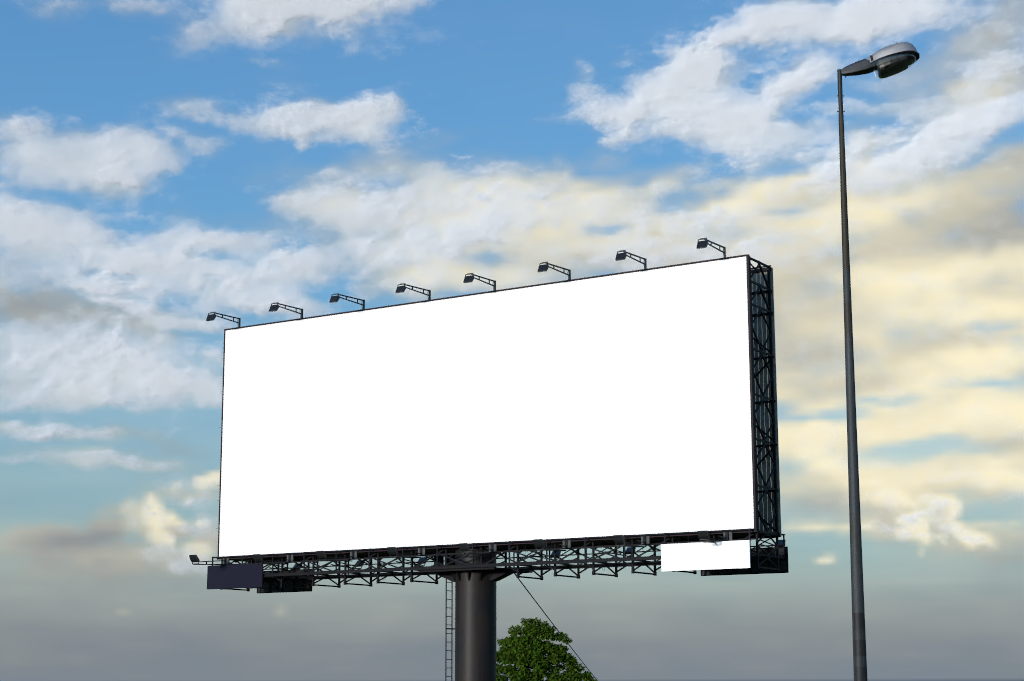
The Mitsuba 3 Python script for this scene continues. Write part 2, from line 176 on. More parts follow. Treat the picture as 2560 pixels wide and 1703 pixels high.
sheets(_C, _S, [q for q in BANK if q[7] != 'c'], _A, _E, _n, 0); paint(_C, _S, [q for q in BANK if q[7] == 'c'], _A, _E, _n, 0)
_C *= (1 - 0.55 * _S) * ss(1.2, 3.6, _E + .5 * _n['w1']) * (1 - ss(.88, .99, np.abs(_A) / _a[-1])) * (1 - ss(.9, .99, (_E - 11) / (_e[-1] - 11)))
_w = np.abs(fb(_A + .3 * _n['v1'], _E + .15 * _n['v2'], (1.5, 2.6), 6, 41, .62)); _w = np.clip(1.25 - 3.2 * _w, 0, 1.25)                          # billows
_C = np.clip(_C + 4.4 * _C * (1 - _C) * fb(_A, _E, (2.1, 3.3), 5, 43, .68), 0, 1); _C = ss(.04, 1.0, _C) * (.84 + .16 * _w)
_D = np.clip(-np.log(1 - .975 * np.clip(_C * (1 + 1.2 * _n['nf'] + .4 * _n['nc'] + 1.0 * _n['nw']), 0, 1)) / 3.6, 0, 1)
_p = 1 - .7 * np.abs((np.arange(NY) + .5) / NY * 2 - 1)                                     # thinner towards both faces
GRID = (_D[:, None, :] * _p[None, :, None]).astype(np.float32)[..., None]
_b = T().rotate([1, 0, 0], 11).translate([0, VD, 0])
scene['cloud_droplets'] = {'type': 'heterogeneous', 'albedo': {'type': 'constvolume', 'value': {'type': 'rgb', 'value': [0.999, 0.999, 0.999]}}, 'scale': 0.068, 'phase': {'type': 'hg', 'g': -0.35},
                           'sigma_t': {'type': 'gridvolume', 'grid': mi.VolumeGrid(GRID), 'to_world': _b @ T().translate([-VX, -VT / 2, -VZ]).scale([2 * VX, VT, 2 * VZ])}}
scene['clouds'] = {'type': 'cube', 'to_world': _b @ T().scale([VX, VT / 2, VZ]), 'bsdf': {'type': 'null'}, 'interior': {'type': 'ref', 'id': 'cloud_droplets'}}
labels['clouds'] = {'kind': 'stuff', 'label': 'broken white and cream evening clouds across the sky'}

# ------------------------------------------------------------------ materials
def pr(base, rough=.6, metal=0.0, spec=.3, **k):
    return {'type': 'twosided', 'bsdf': {'type': 'principled', 'base_color': base if isinstance(base, dict) else {'type': 'rgb', 'value': list(base)}, 'roughness': rough, 'metallic': metal, 'specular': spec, **k}}
def worn(c, c2, f=3.0, amt=.5, lo=.5, hi=.75, grain=.25):
    def fn(p, n, uv):
        k = mikit.smoothstep(lo, hi, mikit.fbm(p.x * f, p.y * f, p.z * f * .6, 3)) * amt
        return mikit.mix(c, c2, k) * (1 - grain + 2 * grain * mikit.noise(p.x * f * 7, p.y * f * 7, p.z * f * 7))
    return mikit.proc(fn)
def column_fn(p, n, uv):
    st = mikit.fbm(p.x * 5, p.y * 5, p.z * .25, 3); g = mikit.fbm(p.x * 2 + 5, p.y * 2, p.z * 1.1, 3)
    c = mikit.mix((.0125, .0108, .0112), (.021, .0178, .0165), mikit.smoothstep(.3, .7, st))
    return mikit.mix(c, (.010, .0115, .017), mikit.smoothstep(.5, .75, g) * .7)
def pole_fn(p, n, uv):
    # galvanised steel, old brown rust bands, and dark remains of pasted bills low on the side towards the road
    z = p.z; w = mikit.fbm(p.x * 30, p.y * 30, z * 3, 3)
    rust = mikit.smoothstep(7.95, 8.05, z + .2 * (w - .5)) * (1 - mikit.smoothstep(10.5, 10.6, z))
    rust = dr.maximum(rust, mikit.smoothstep(6.86, 6.92, z + .1 * (w - .5)) * (1 - mikit.smoothstep(7.42, 7.5, z)) * .9)
    rust = dr.maximum(rust, mikit.smoothstep(.62, .72, mikit.fbm(p.x * 22, p.y * 22, z * 1.3, 3)) * .55)
    c = mikit.mix((.030, .036, .040), (.029, .023, .0135), rust * (.65 + .5 * w))
    c = mikit.mix(c, (.06, .07, .078), mikit.smoothstep(.55, .8, mikit.fbm(p.x * 60, p.y * 60, z * .6, 2)) * .6)
    t = (2.62 - z) / .40; k = t - dr.floor(t); on = mikit.smoothstep(0, .04, k) * (1 - mikit.smoothstep(.60, .66, k)) * mikit.smoothstep(-.02, .02, t)
    face = mikit.smoothstep(.42, .55, -n.y + .06 * (w - .5))
    c = mikit.mix(c, (.012, .013, .014), dr.minimum(.45 * mikit.smoothstep(-.02, .0, t) + .5 * on, .9) * face)
    return c * (.75 + .5 * mikit.noise(p.x * 90, p.y * 90, z * 40))
def ground_fn(p, n, uv):
    a = mikit.fbm(p.x * .08, p.y * .08, 0.0, 4); b = mikit.fbm(p.x * 1.7, p.y * 1.7, 0.0, 3)
    return mikit.mix(mikit.mix((.045, .065, .02), (.10, .095, .05), mikit.smoothstep(.35, .7, a)), (.16, .13, .09), mikit.smoothstep(.6, .8, b) * .5)
MAT = {
 'white_vinyl': {'type': 'twosided', 'bsdf': {'type': 'diffuse', 'reflectance': {'type': 'rgb', 'value': [.87, .87, .87]}}},
 'navy_vinyl': pr((.0085, .0092, .0215), .75, spec=.12),
 'frame_paint': pr(worn((.022, .014, .016), (.05, .022, .018), 2.0), .6, spec=.15),
 'red_paint': pr((.045, .018, .02), .6, spec=.15),
 'black_steel': pr(worn((.0062, .0068, .0092), (.018, .014, .011), 2.5, .35), .6, spec=.12),
 'blue_steel': pr(worn((.0065, .009, .019), (.016, .015, .017), 2.5, .3), .55, spec=.12),
 'brown_steel': pr(worn((.014, .012, .009), (.045, .033, .017), 1.7, .6, .4, .7), .6, spec=.15),
 'grey_plate': pr(worn((.055, .060, .056), (.03, .03, .028), 3, .5), .6),
 'cladding': pr(worn((.34, .315, .27), (.22, .20, .17), 1.2, .6), .5),
 'sheet_dark': pr(worn((.020, .023, .023), (.03, .032, .03), 1.5, .6), .55, .2),
 'column_paint': pr(mikit.proc(column_fn), .5, spec=.18),
 'lamp_black': pr(worn((.009, .0105, .0125), (.015, .016, .019), 9, .5), .42, spec=.35),
 'lens_glass': pr((.10, .11, .12), .12, spec=.6),
 'pole_steel': pr(mikit.proc(pole_fn), .6, .1),
 'spigot_steel': pr(worn((.018, .021, .023), (.026, .026, .025), 20, .5), .5, spec=.3),
 'arm_paint': pr(worn((.026, .031, .037), (.034, .038, .042), 4, .5, .5, .75, .08), .45, spec=.35),
 'silver_shell': pr(worn((.34, .34, .35), (.25, .26, .275), 5, .7, .3, .7, .02), .46, .55),
 'gasket': pr((.012, .012, .013), .6),
 'gear': pr(worn((.014, .015, .016), (.035, .036, .038), 12, .7), .4),
 'clear_bowl': {'type': 'thindielectric', 'int_ior': 1.49},
 'bolt_steel': pr((.06, .05, .035), .5, .5),
 'cable_black': pr((.014, .015, .017), .7),
 'bark': pr(worn((.035, .028, .02), (.06, .05, .038), 6, .8), .9, spec=.1),
 'foliage': {'type': 'principledthin', 'base_color': {'type': 'mesh_attribute', 'name': 'vertex_color'}, 'roughness': .55, 'diff_trans': .7, 'spec_trans': 0.0},
 'soil': pr(mikit.proc(ground_fn), .95, spec=.05),
 'concrete': pr(worn((.26, .25, .23), (.17, .165, .15), 2.5, .7), .85),
}
scene.update(MAT)

# ------------------------------------------------------------------ helpers
EU = np.array([0.84409509, -0.53619352, 0]); EN = np.array([0.53619352, 0.84409509, 0]); O = np.array([-12.70693, 76.28593, 0])
_m = np.eye(4); _m[:3, 0] = EU; _m[:3, 1] = EN; _m[:3, 2] = [0, 0, 1]; _m[:3, 3] = O
BOARD = _m                                           # the billboard's own frame: u along the face, w into the depth, z up
def numbered(k):
    if k not in USED: USED.add(k); return k
    i = 1
    while f'{k}_{i:03d}' in USED: i += 1
    k = f'{k}_{i:03d}'; USED.add(k); return k
USED = set()
def part(parent, name, mesh, mat, m=BOARD, smooth=False, **kw):
    k = numbered(f'{parent}__{name}' if parent else name)
    d = mesh if isinstance(mesh, dict) else mikit.ply(mesh, None, smooth=smooth, **kw)
    scene[k] = {**d, 'bsdf': {'type': 'ref', 'id': mat}}
    if m is not None: scene[k]['to_world'] = T(np.asarray(m).tolist())
    return k
def thing(name, label, cat, group=None, kind=None):
    k = numbered(name); labels[k] = {'label': label, 'category': cat}
    if group: labels[k]['group'] = group
    return k
BF = np.array([[0, 2, 1], [0, 3, 2], [4, 5, 6], [4, 6, 7], [0, 1, 5], [0, 5, 4], [1, 2, 6], [1, 6, 5], [2, 3, 7], [2, 7, 6], [3, 0, 4], [3, 4, 7]])
def box(a, b):
    (x0, y0, z0), (x1, y1, z1) = a, b
    return trimesh.Trimesh([[x0, y0, z0], [x1, y0, z0], [x1, y1, z0], [x0, y1, z0], [x0, y0, z1], [x1, y0, z1], [x1, y1, z1], [x0, y1, z1]], BF, process=False)
def bar(p, q, s=.06, s2=None):
    p, q = np.array(p, float), np.array(q, float); d = q - p; L = np.linalg.norm(d); d /= L
    a = np.array([0, 0, 1.0]) if abs(d[2]) < .95 else np.array([1.0, 0, 0])
    x = np.cross(a, d); x /= np.linalg.norm(x); y = np.cross(d, x); s2 = s2 or s
    m = np.eye(4); m[:3, 0], m[:3, 1], m[:3, 2], m[:3, 3] = x, y, d, p
    b = box((-s / 2, -s2 / 2, 0), (s / 2, s2 / 2, L)); b.apply_transform(m); return b
def tube(p, q, r, n=12, r2=None):
    p, q = np.array(p, float), np.array(q, float); d = q - p; L = np.linalg.norm(d); d /= L
    a = np.array([0, 0, 1.0]) if abs(d[2]) < .95 else np.array([1.0, 0, 0])
    x = np.cross(a, d); x /= np.linalg.norm(x); y = np.cross(d, x); r2 = r if r2 is None else r2
    t = np.arange(n) * 2 * np.pi / n; ring = np.cos(t)[:, None] * x + np.sin(t)[:, None] * y
    v = np.vstack([p + ring * r, q + ring * r2, [p], [q]]); i = np.arange(n); j = (i + 1) % n
    f = np.vstack([np.c_[i, j, j + n], np.c_[i, j + n, i + n], np.c_[j, i, i * 0 + 2 * n], np.c_[i + n, j + n, i * 0 + 2 * n + 1]])
    return trimesh.Trimesh(v, f, process=False)
def path(pts, r, n=6):
    return trimesh.util.concatenate([tube(a, b, r, n) for a, b in zip(pts[:-1], pts[1:])])
def prism(poly, u0, u1):
    """polygon in (w, z), convex, swept along u"""
    k = len(poly); v = [[u0, w, z] for w, z in poly] + [[u1, w, z] for w, z in poly]; f = []
    for i in range(1, k - 1): f += [[0, i + 1, i], [k, k + i, k + i + 1]]
    for i in range(k): j = (i + 1) % k; f += [[i, j, j + k], [i, j + k, i + k]]
    m = trimesh.Trimesh(v, f, process=False); m.fix_normals(); return m
cat = trimesh.util.concatenate

# ------------------------------------------------------------------ the ground
g = []
for r in (1, 20, 60, 140, 300, 800, 2500): g.append([[r * math.cos(a), r * math.sin(a) + 40, 0] for a in np.arange(48) * 2 * np.pi / 48])
gv = np.vstack([[[0, 40, 0]], *g]); gf = [[0, 1 + i, 1 + (i + 1) % 48] for i in range(48)]
for k in range(6):
    for i in range(48):
        a, b = 1 + k * 48 + i, 1 + k * 48 + (i + 1) % 48; gf += [[a, a + 48, b + 48], [a, b + 48, b]]
part(None, 'ground', trimesh.Trimesh(gv, gf, process=False), 'soil', None); labels['ground'] = {'kind': 'structure', 'label': 'rough grass and soil ground'}

# ------------------------------------------------------------------ the billboard
W, Z0, Z1 = 25.316, 6.961, 16.961
bb = thing('billboard', 'huge blank white billboard with dark frame on a single thick steel column', 'billboard')
part(bb, 'face', box((0, -.05, Z0), (W, 0, Z1)), 'white_vinyl'); labels[bb + '__face'] = {'label': 'blank white face'}
for a, b in (((-.075, -.058, Z0 - .01), (-.002, .06, Z1 + .01)), ((W + .002, -.058, Z0 - .01), (W + .085, .06, Z1 + .01))): part(bb, 'frame_side', box(a, b), 'frame_paint')
part(bb, 'frame_top', box((-.075, -.06, Z1 + .003), (W + .085, .07, Z1 + .072)), 'frame_paint')
part(bb, 'bottom_beam', cat([box((-.1, -.06, Z0 - .105), (W + .1, -.03, Z0 - .003)), box((-.1, -.028, Z0 - .105), (W + .1, .12, Z0 - .09))]), 'blue_steel')
part(bb, 'red_edge', box((-.1, -.075, Z0 - .130), (W + .1, -.035, Z0 - .107)), 'red_paint')
# inner uprights, girts and the sheets of the rear face
UK = [25.25 - 1.692 * k for k in range(16)]
WF, WR, WO, WP, WC = .36, 2.08, -.3, 2.7, 1.22
LV = [6.88, 8.55, 10.25, 11.9, 13.58, 15.26, 16.12, 17.0]
fr = bb + '__upright_frame'
for k in (0, 1, 2):
    u = UK[k]
    part(fr, 'post', bar((u, WF, 6.95), (u, WF, 17.05), .075), 'black_steel'); part(fr, 'post', bar((u, WR, 6.95), (u, WR, 17.05), .085), 'black_steel')
    for i, z in enumerate(LV):
        part(fr, 'crossbar', bar((u, WF + .05, z), (u, WR - .05, z), .055, .075), 'brown_steel' if i not in (0, 7) else 'black_steel')
        if i: part(fr, 'gusset', box((u - .012, WC - .1, z - .14), (u + .012, WC + .1, z + .06)), 'grey_plate' if i % 2 else 'black_steel')
    for i in range(7 if k == 0 else 0):
        a, b = LV[i], LV[i + 1]; m = (a + b) / 2 + .04
        if b - a < 1: 
            part(fr, 'brace', bar((u, WC, b - .05), (u, WR - .04, a + .06), .065), 'black_steel'); part(fr, 'brace', bar((u, WC, b - .08), (u, WF + .04, a + .1), .05), 'blue_steel'); continue
        for w in (WF + .04, WR - .04):
            part(fr, 'brace', bar((u + .01, WC, a + .05), (u + .01, w, m - .06), .05), 'black_steel' if w < 1 else 'blue_steel'); part(fr, 'brace', bar((u + .01, WC, b - .1), (u + .01, w, m + .06), .05), 'blue_steel' if w < 1 else 'black_steel')
        if k < 2:       # wind braces between neighbouring frames, on the rear plane
            s = 1 if i % 2 else -1; part(fr, 'wind_brace', bar((u - .84 - .84 * s, WR + .05, a + .1), (u - .84 + .84 * s, WR + .05, b - .1), .05), 'black_steel')
for z, t in zip(LV[1:], (.07, .07, .07, .07, .10, .10, .14)):
    part(fr, 'girt', box((-.1, 2.13, z - t), (W, 2.2, z)), 'black_steel'); part(fr, 'girt', box((-.1, .12, z - t * .7), (W - .02, .2, z)), 'black_steel')
part(fr, 'girt', box((-.1, 2.13, 6.82), (W, 2.2, 6.95)), 'black_steel')
part(fr, 'top_rail', bar((-.1, 2.17, 17.05), (W, 2.17, 17.05), .05), 'black_steel')
part(fr, 'top_strut', bar((25.2, .3, 16.9), (25.2, 1.25, 16.62), .04), 'black_steel'); part(fr, 'top_strut', bar((25.1, .6, 17.0), (25.1, .6, 16.72), .035), 'black_steel')
sh = bb + '__rear_cladding'; NS = 145; SW = (W + .1) / NS
SLAT = [mikit.ply(box((.007, 2.215, 6.80 + o), (SW - .007, 2.235, 16.985 + o)), None) for o in (0, .012, -.01)]      # narrow upright metal slats with daylight between them
for i in range(NS):
    m = BOARD.copy(); m[:3, 3] = O + EU * (-.05 + i * SW) + EN * float(RNG.uniform(0, .006)); part(sh, 'slat', SLAT[i % 3], 'cladding', m)

# the truss under the face
tr = bb + '__lower_truss'; ZB, ZM, ZT = 5.61, 6.06, 6.92
for k, u in enumerate(UK):
    col = k in (7, 8)
    hs = 'brown_steel' if k % 3 else 'black_steel'
    for w in (WF - .04, WR):
        part(tr, 'post', bar((u, w, ZM if col else ZB - .03), (u, w, 6.95), .07), 'black_steel' if w < 1 else hs)
    for w in (WO, WP): part(tr, 'outer_post', bar((u, w, ZM), (u, w, ZT), .045), 'blue_steel')
    part(tr, 'crossbar', bar((u + .005, WO, ZT), (u + .005, WP, ZT), .055), 'brown_steel' if k == 0 else 'black_steel')
    part(tr, 'crossbar', bar((u + .005, WO, ZM), (u + .005, WP + .06, ZM), .055), hs)
    part(tr, 'gusset', cat([box((u - .03, WC - .09, ZM - .12), (u + .03, WC + .09, ZM + .10)), bar((u, WC, ZM - .17), (u, WC, ZM - .12), .10)]), 'brown_steel')
    part(tr, 'gusset', box((u - .02, WC - .08, ZT - .14), (u + .02, WC + .08, ZT + .03)), 'brown_steel')
    for s, w in ((1, WR - .03), (-1, WF)):
        part(tr, 'brace', bar((u - .01, WC + .05 * s, ZT - .06), (u - .01, w, 6.50), .045), 'black_steel'); part(tr, 'brace', bar((u - .01, WC + .05 * s, ZM + .08), (u - .01, w, 6.36), .045), hs)
        if not col: part(tr, 'brace', bar((u - .01, WC + .08 * s, ZM - .10), (u - .01, w, ZB + .06), .045), hs)
    if not col:
        part(tr, 'bottom_bar', bar((u, WF - .04, ZB), (u, WR, ZB), .055), 'brown_steel')
        for w in (WF - .04, WR): part(tr, 'corner_plate', box((u - .045, w - .05, ZB - .05), (u + .045, w + .05, ZB + .09)), 'brown_steel' if w > 1 else 'black_steel')
        part(tr, 'short_brace', bar((u + .03, WR, ZB + .16), (u + (.52 if k else -.5), WR, ZM - .04), .05), hs)
        part(tr, 'short_brace', bar((u - .03, WF - .04, ZB + .2), (u - (.42 if k < 15 else -.42), WF - .04, ZM - .04), .05), 'black_steel')
    if k < 15:
        c = u - .846
        if k % 2: a, b, zl, zh, w = .62, .62, ZM + .04, 6.52, WO + .03
        else: a, b, zl, zh, w = .84, .84, ZM + .05, ZT - .04, WF
        part(tr, 'front_brace', bar((c - a, w, zh), (c + b, w, zl), .05), 'blue_steel' if k % 2 else 'black_steel'); part(tr, 'front_brace', bar((c - a, w + .055, zl), (c + b, w + .055, zh), .05), 'black_steel')
        part(tr, 'rear_brace', bar((c - .8, WR + .05, zl), (c + .8, WR + .05, ZT - .04), .035), hs)
        part(tr, 'walkway_plate', box((c - .836, .22, 6.848), (c + .836, 2.12, 6.875)), 'sheet_dark')
L0, L1 = -.2, 25.3
part(tr, 'edge_beam', cat([box((L0, WO - .05, 5.985), (L1, WO + .05, 6.03)), box((L0, WO - .02, 6.03), (L1, WO + .02, 6.10)), box((L0, WO - .055, 6.10), (L1, WO + .055, 6.115))]), 'black_steel')
part(tr, 'edge_beam', box((L0, WP - .045, 6.0), (L1, WP + .045, 6.09)), 'black_steel')
part(tr, 'spine_tube', tube((L0, WC, 5.985), (L1, WC, 5.985), .06), 'black_steel')
part(tr, 'handrail', bar((L0, WO, 6.545), (L1, WO, 6.545), .05), 'black_steel'); part(tr, 'handrail', bar((L0, WO + .04, ZT - .005), (L1, WO + .04, ZT - .005), .05), 'black_steel')
part(tr, 'handrail', bar((L0, WP, 6.545), (L1, WP, 6.545), .042), 'black_steel'); part(tr, 'handrail', bar((L0, WP, ZT), (L1, WP, ZT), .042), 'black_steel')
part(tr, 'top_chord', bar((L0, WF - .04, 6.62), (L1, WF - .04, 6.62), .05), 'black_steel'); part(tr, 'top_chord', bar((L0, WR, 6.80), (L1, WR, 6.80), .06), 'black_steel')
FL = [.43, 4.0, 7.36, 10.78, 14.18, 17.54, 20.92, 24.28]
for u in FL:       # hangers that carry the lower lamps
    lb = part(tr, 'lamp_bracket', box((u - .05, -.14, 6.57), (u + .05, -.04, 6.90)), 'blue_steel')
    part(tr, 'cover_plate', box((u - .16, -.10, 6.56), (u - .075, -.07, 6.88)), 'grey_plate'); part(tr, 'cover_plate', box((u + .075, -.12, 6.55), (u + .20, -.06, 6.88)), 'grey_plate')
for k, (u, w, dz, du) in enumerate(((7.9, 1.3, .30, .14), (4.6, .8, .20, .10), (9.3, 1.3, .28, .16), (15.9, 1.0, .26, .13), (18.7, .7, .32, .09), (19.1, 1.2, .22, .12), (21.0, .2, .40, .05), (5.0, .3, .34, .05))):
    z = ZM if k < 6 else 6.85
    part(bb, 'loose_wire', path([(u + du * math.sin(t) , w, z - dz * (1 - math.cos(t) ** 2) ** .5 * (1 if 0 <= t <= math.pi else -1)) if False else (u - du * math.cos(t), w, z - dz * math.sin(t)) for t in np.linspace(0, math.pi, 13)], .006), 'cable_black')
for k in range(14):
    u = RNG.uniform(.5, 24.5); part(bb, 'loose_wire', path([(u, .1, 6.85), (u + RNG.normal() * .03, .1, 6.6), (u + RNG.normal() * .05, .1, 6.3 + RNG.uniform(-.1, .15))], .005, 5), 'cable_black')
for z in (8.2, 9.4, 10.1, 12.6): part(bb, 'loose_wire', tube((-.07, 0, z), (-.26, -.02, z + RNG.uniform(-.04, .04)), .006, 5), 'cable_black')
# the column
CU, CR = 12.53, .822
co = part(bb, 'column', trimesh.Trimesh(**(lambda m: dict(vertices=m.vertices, faces=m.faces, process=False))(tube((CU, WC, -.3), (CU, WC, 6.95), CR, 96))), 'column_paint', smooth=40)
for z in (.25, 1.52, 2.79, 4.07, 5.34): part(co, 'weld_seam', trimesh.creation.annulus(CR - .02, CR + .016, .026, sections=96, transform=trimesh.transformations.translation_matrix([CU, WC, z])), 'column_paint', smooth=40)
part(co, 'cap_plate', box((CU - 1.66, -.14, 5.945), (CU + 1.66, 2.54, 5.995)), 'black_steel')
for s in (1, -1):
    def rot(m, a):
        m.apply_transform(trimesh.transformations.rotation_matrix(a, [0, 0, 1], [CU, WC, 0])); return m
    v = np.array([[CU + s * CR * .98, 5.55], [CU + s * (CR + .12), 5.55], [CU + s * 1.70, 5.85], [CU + s * 1.70, 5.94], [CU + s * CR * .98, 5.94]])
    poly = trimesh.creation.extrude_polygon(__import__('shapely').Polygon(v), .5); poly.apply_transform(np.array([[1, 0, 0, 0], [0, 0, -1, WC + .25], [0, 1, 0, 0], [0, 0, 0, 1]])); part(co, 'wing_plate', poly, 'black_steel')
for i in range(12):
    a = math.radians(15 + i * 30)
    m = prism([(CR - .02, 5.94), (CR + .22, 5.94), (CR + .04, 5.54), (CR - .02, 5.54)], -.03, .03); m.apply_transform(trimesh.transformations.rotation_matrix(a, [0, 0, 1])); m.apply_translation([CU, WC, 0]); part(co, 'stiffener', m, 'black_steel')
part(bb, 'platform_beam', box((10.75, -.22, 5.90), (14.35, -.16, 6.10)), 'black_steel'); part(bb, 'platform_beam', box((10.75, 2.55, 5.90), (14.35, 2.62, 6.10)), 'black_steel')
part(bb, 'platform_deck', box((11.35, -.16, 6.02), (13.75, .36, 6.05)), 'sheet_dark'); part(bb, 'platform_deck', box((11.35, 2.06, 6.02), (13.75, 2.55, 6.05)), 'sheet_dark')
part(bb, 'footing', box((CU - 1.6, WC - 1.6, -.3), (CU + 1.6, WC + 1.6, .35)), 'concrete')
for i, (u, w, z) in enumerate(((10.95, .9, 6.5), (11.2, 1.4, 6.45))): part(bb, 'junction_box', box((u - .16, w - .12, z - .36), (u + .16, w + .12, z + .30)), 'black_steel')

# ------------------------------------------------------------------ the four small signs on the truss ends
def small_sign(name, label, u0, u1, z0, z1, w, mat, flip=False):
    t = thing(name, label, 'sign')
    part(t, 'panel', box((u0, w - .02, z0), (u1, w + .02, z1)), mat)
    for z in (z0 + .18, z1 - .18): part(t, 'back_rail', box((u0 + .05, w + .022, z - .03), (u1 - .05, w + .07, z + .03)), 'black_steel')
    return t
small_sign('sign_panel', 'small plain navy blue sign hung on the left end of the truss', -.29, 2.81, 5.545, 6.55, -.42, 'navy_vinyl')
small_sign('sign_panel', 'small blank white sign hung on the right end of the truss', 21.76, 25.30, 5.535, 6.525, -.42, 'white_vinyl')
def rear_sign(label, u0, u1, z0, z1, w, seams):
    t = thing('sign_panel', label, 'sign'); us = [u0] + seams + [u1]
    for a, b in zip(us[:-1], us[1:]): part(t, 'sheet', box((a + .006, w, z0), (b - .006, w + .025, z1)), 'sheet_dark')
    for a in us: part(t, 'batten', box((a - .022, w - .045, z0), (a + .022, w - .002, z1)), 'black_steel')
    for z in (z0 + .01, z1 - .03, (z0 + z1) / 2): part(t, 'rail', box((u0 + .03, w - .075, z - .015), (u1 - .03, w - .047, z + .02)), 'black_steel')
rear_sign('dark grey back of the left small sign hung behind the truss', -.20, 2.88, 5.50, 6.48, 2.80, [.51, 1.21, 1.88, 2.41])
rear_sign('dark grey back of the right small sign hung behind the truss', 21.79, 25.33, 5.525, 6.49, 2.80, [22.47, 23.16, 23.85, 24.57])

# ------------------------------------------------------------------ floodlights
def lamp_head(parts, poly, lens_edge, hw=.18):
    (a, b) = lens_edge
    parts.append(('lamp_housing', prism(poly, -hw, hw), 'lamp_black'))
    p, q = np.array(a), np.array(b); d = q - p; n = np.array([d[1], -d[0]]) / np.linalg.norm(d)
    c = np.mean(poly, 0); n = n if n @ ((p + q) / 2 - c) > 0 else -n
    p2, q2 = p + .07 * d, q - .07 * d
    parts.append(('lens', prism([tuple(p2 + .002 * n), tuple(q2 + .002 * n), tuple(q2 + .012 * n), tuple(p2 + .012 * n)], -hw + .02, hw - .02), 'lens_glass'))
UPPER = []
UPPER.append(('post', bar((0, .37, 17.02), (0, .37, 17.55), .07), 'lamp_black'))
UPPER.append(('arm', bar((0, .36, 17.525), (0, -1.36, 17.475), .045), 'lamp_black')); UPPER.append(('arm', bar((0, .34, 17.32), (0, -1.28, 17.37), .04), 'lamp_black'))
UPPER += [('strut', bar((0, w, a), (0, w, b), .035), 'lamp_black') for w, a, b in ((-.05, 17.34, 17.50), (-.80, 17.36, 17.48))]
UPPER.append(('yoke', cat([bar((-.17, -1.54, 17.44), (.17, -1.54, 17.44), .03), bar((-.17, -1.54, 17.43), (-.17, -1.55, 17.33), .025), bar((.17, -1.54, 17.43), (.17, -1.55, 17.33), .025), bar((-.10, -1.50, 17.465), (.12, -1.42, 17.475), .05)]), 'lamp_black'))
lamp_head(UPPER, [(-1.70, 17.09), (-1.585, 17.345), (-1.55, 17.375), (-1.50, 17.375), (-1.42, 17.30), (-1.60, 17.08)], ((-1.42, 17.30), (-1.60, 17.08)))
UPPER.append(('wire', path([(.01, .25, 17.49), (.01, .20, 17.36), (.01, .26, 17.16), (.01, .22, 17.03)], .008, 5), 'cable_black'))
LOWER = []
LOWER.append(('arm', bar((0, -.15, 6.77), (0, -1.72, 6.63), .04), 'lamp_black')); LOWER.append(('arm', bar((0, -.15, 6.60), (0, -2.12, 6.50), .04), 'lamp_black'))
LOWER.append(('strut', bar((0, -1.3, 6.55), (0, -1.3, 6.66), .035), 'lamp_black'))
LOWER.append(('yoke', cat([bar((-.17, -1.98, 6.53), (.17, -1.98, 6.53), .03), bar((-.17, -1.98, 6.52), (-.17, -2.0, 6.64), .025), bar((.17, -1.98, 6.52), (.17, -2.0, 6.64), .025)]), 'lamp_black'))
lamp_head(LOWER, [(-2.20, 6.88), (-2.12, 6.70), (-2.03, 6.61), (-1.95, 6.60), (-1.91, 6.67), (-2.14, 6.90)], ((-1.91, 6.67), (-2.14, 6.90)))
def mesh_plies(parts): return [(n, mikit.ply(m, None, smooth=False), mat) for n, m, mat in parts]
PU, PL = mesh_plies(UPPER), mesh_plies(LOWER)
ORD = ['first', 'second', 'third', 'fourth', 'fifth', 'sixth', 'seventh', 'eighth']
def floodlight(label, group, plies, u, mirror=False, tilt=0.0, drop=0.0, back=0.0):
    t = thing('floodlight', label, 'floodlight', group); m = np.eye(4)
    if mirror: m = m @ np.array([[-1, 0, 0, 0], [0, -1, 0, 2.4], [0, 0, 1, 0], [0, 0, 0, 1]])
    m = trimesh.transformations.translation_matrix([u, back, -drop]) @ m
    if tilt: m = m @ trimesh.transformations.rotation_matrix(tilt, [0, 0, 1], [0, .37, 0])
    for n, d, mat in plies: part(t, n, d, mat, BOARD @ m)
for i, u in enumerate([.43, 4.0, 7.36, 10.78, 14.0, 17.52, 20.9, 24.25]):
    floodlight(f'black floodlight on a bracket arm, {ORD[i]} from the left on top of the billboard', 'floodlights along the top edge', PU, u, tilt=RNG.normal() * .02)
for i, u in enumerate(FL):
    floodlight(f'black floodlight on a low arm below the white face, {ORD[i]} from the left', 'floodlights below the front edge', PL, u - (.34 if i == 7 else 0), back=.72 if i == 7 else 0, tilt=0 if i in (0, 7) else RNG.normal() * .02, drop=(0 if i == 0 else (.05) if i == 7 else .11))
for i, (u, o) in enumerate(((.62, 'leftmost'), (4.1, 'second from the left'), (7.6, 'third from the left'), (14.25, 'first right of the column'), (17.7, 'second right of the column'), (24.35, 'rightmost, above the rear sign'))):
    floodlight(f'black floodlight seen through the truss behind it, {o}', 'floodlights behind the truss', PL, u, True, RNG.normal() * .03)

# ------------------------------------------------------------------ ladder on the column
ld = thing('ladder', 'narrow dark steel ladder standing beside the billboard column', 'ladder')
for w in (.98, 1.40): part(ld, 'rail', bar((11.26, w, -.1), (11.26, w, 6.0), .045, .03), 'cable_black')
for i in range(18): part(ld, 'rung', tube((11.26, .98, .12 + .34 * i - .01), (11.26, 1.40, .12 + .34 * i - .01), .014, 8), 'cable_black')
for z in (.9, 3.70): part(ld, 'bracket', cat([bar((11.26, 1.40, z), (CU - CR + .03, 1.40, z), .06), bar((11.26, .98, z), (11.26, 1.40, z), .05)]), 'cable_black')

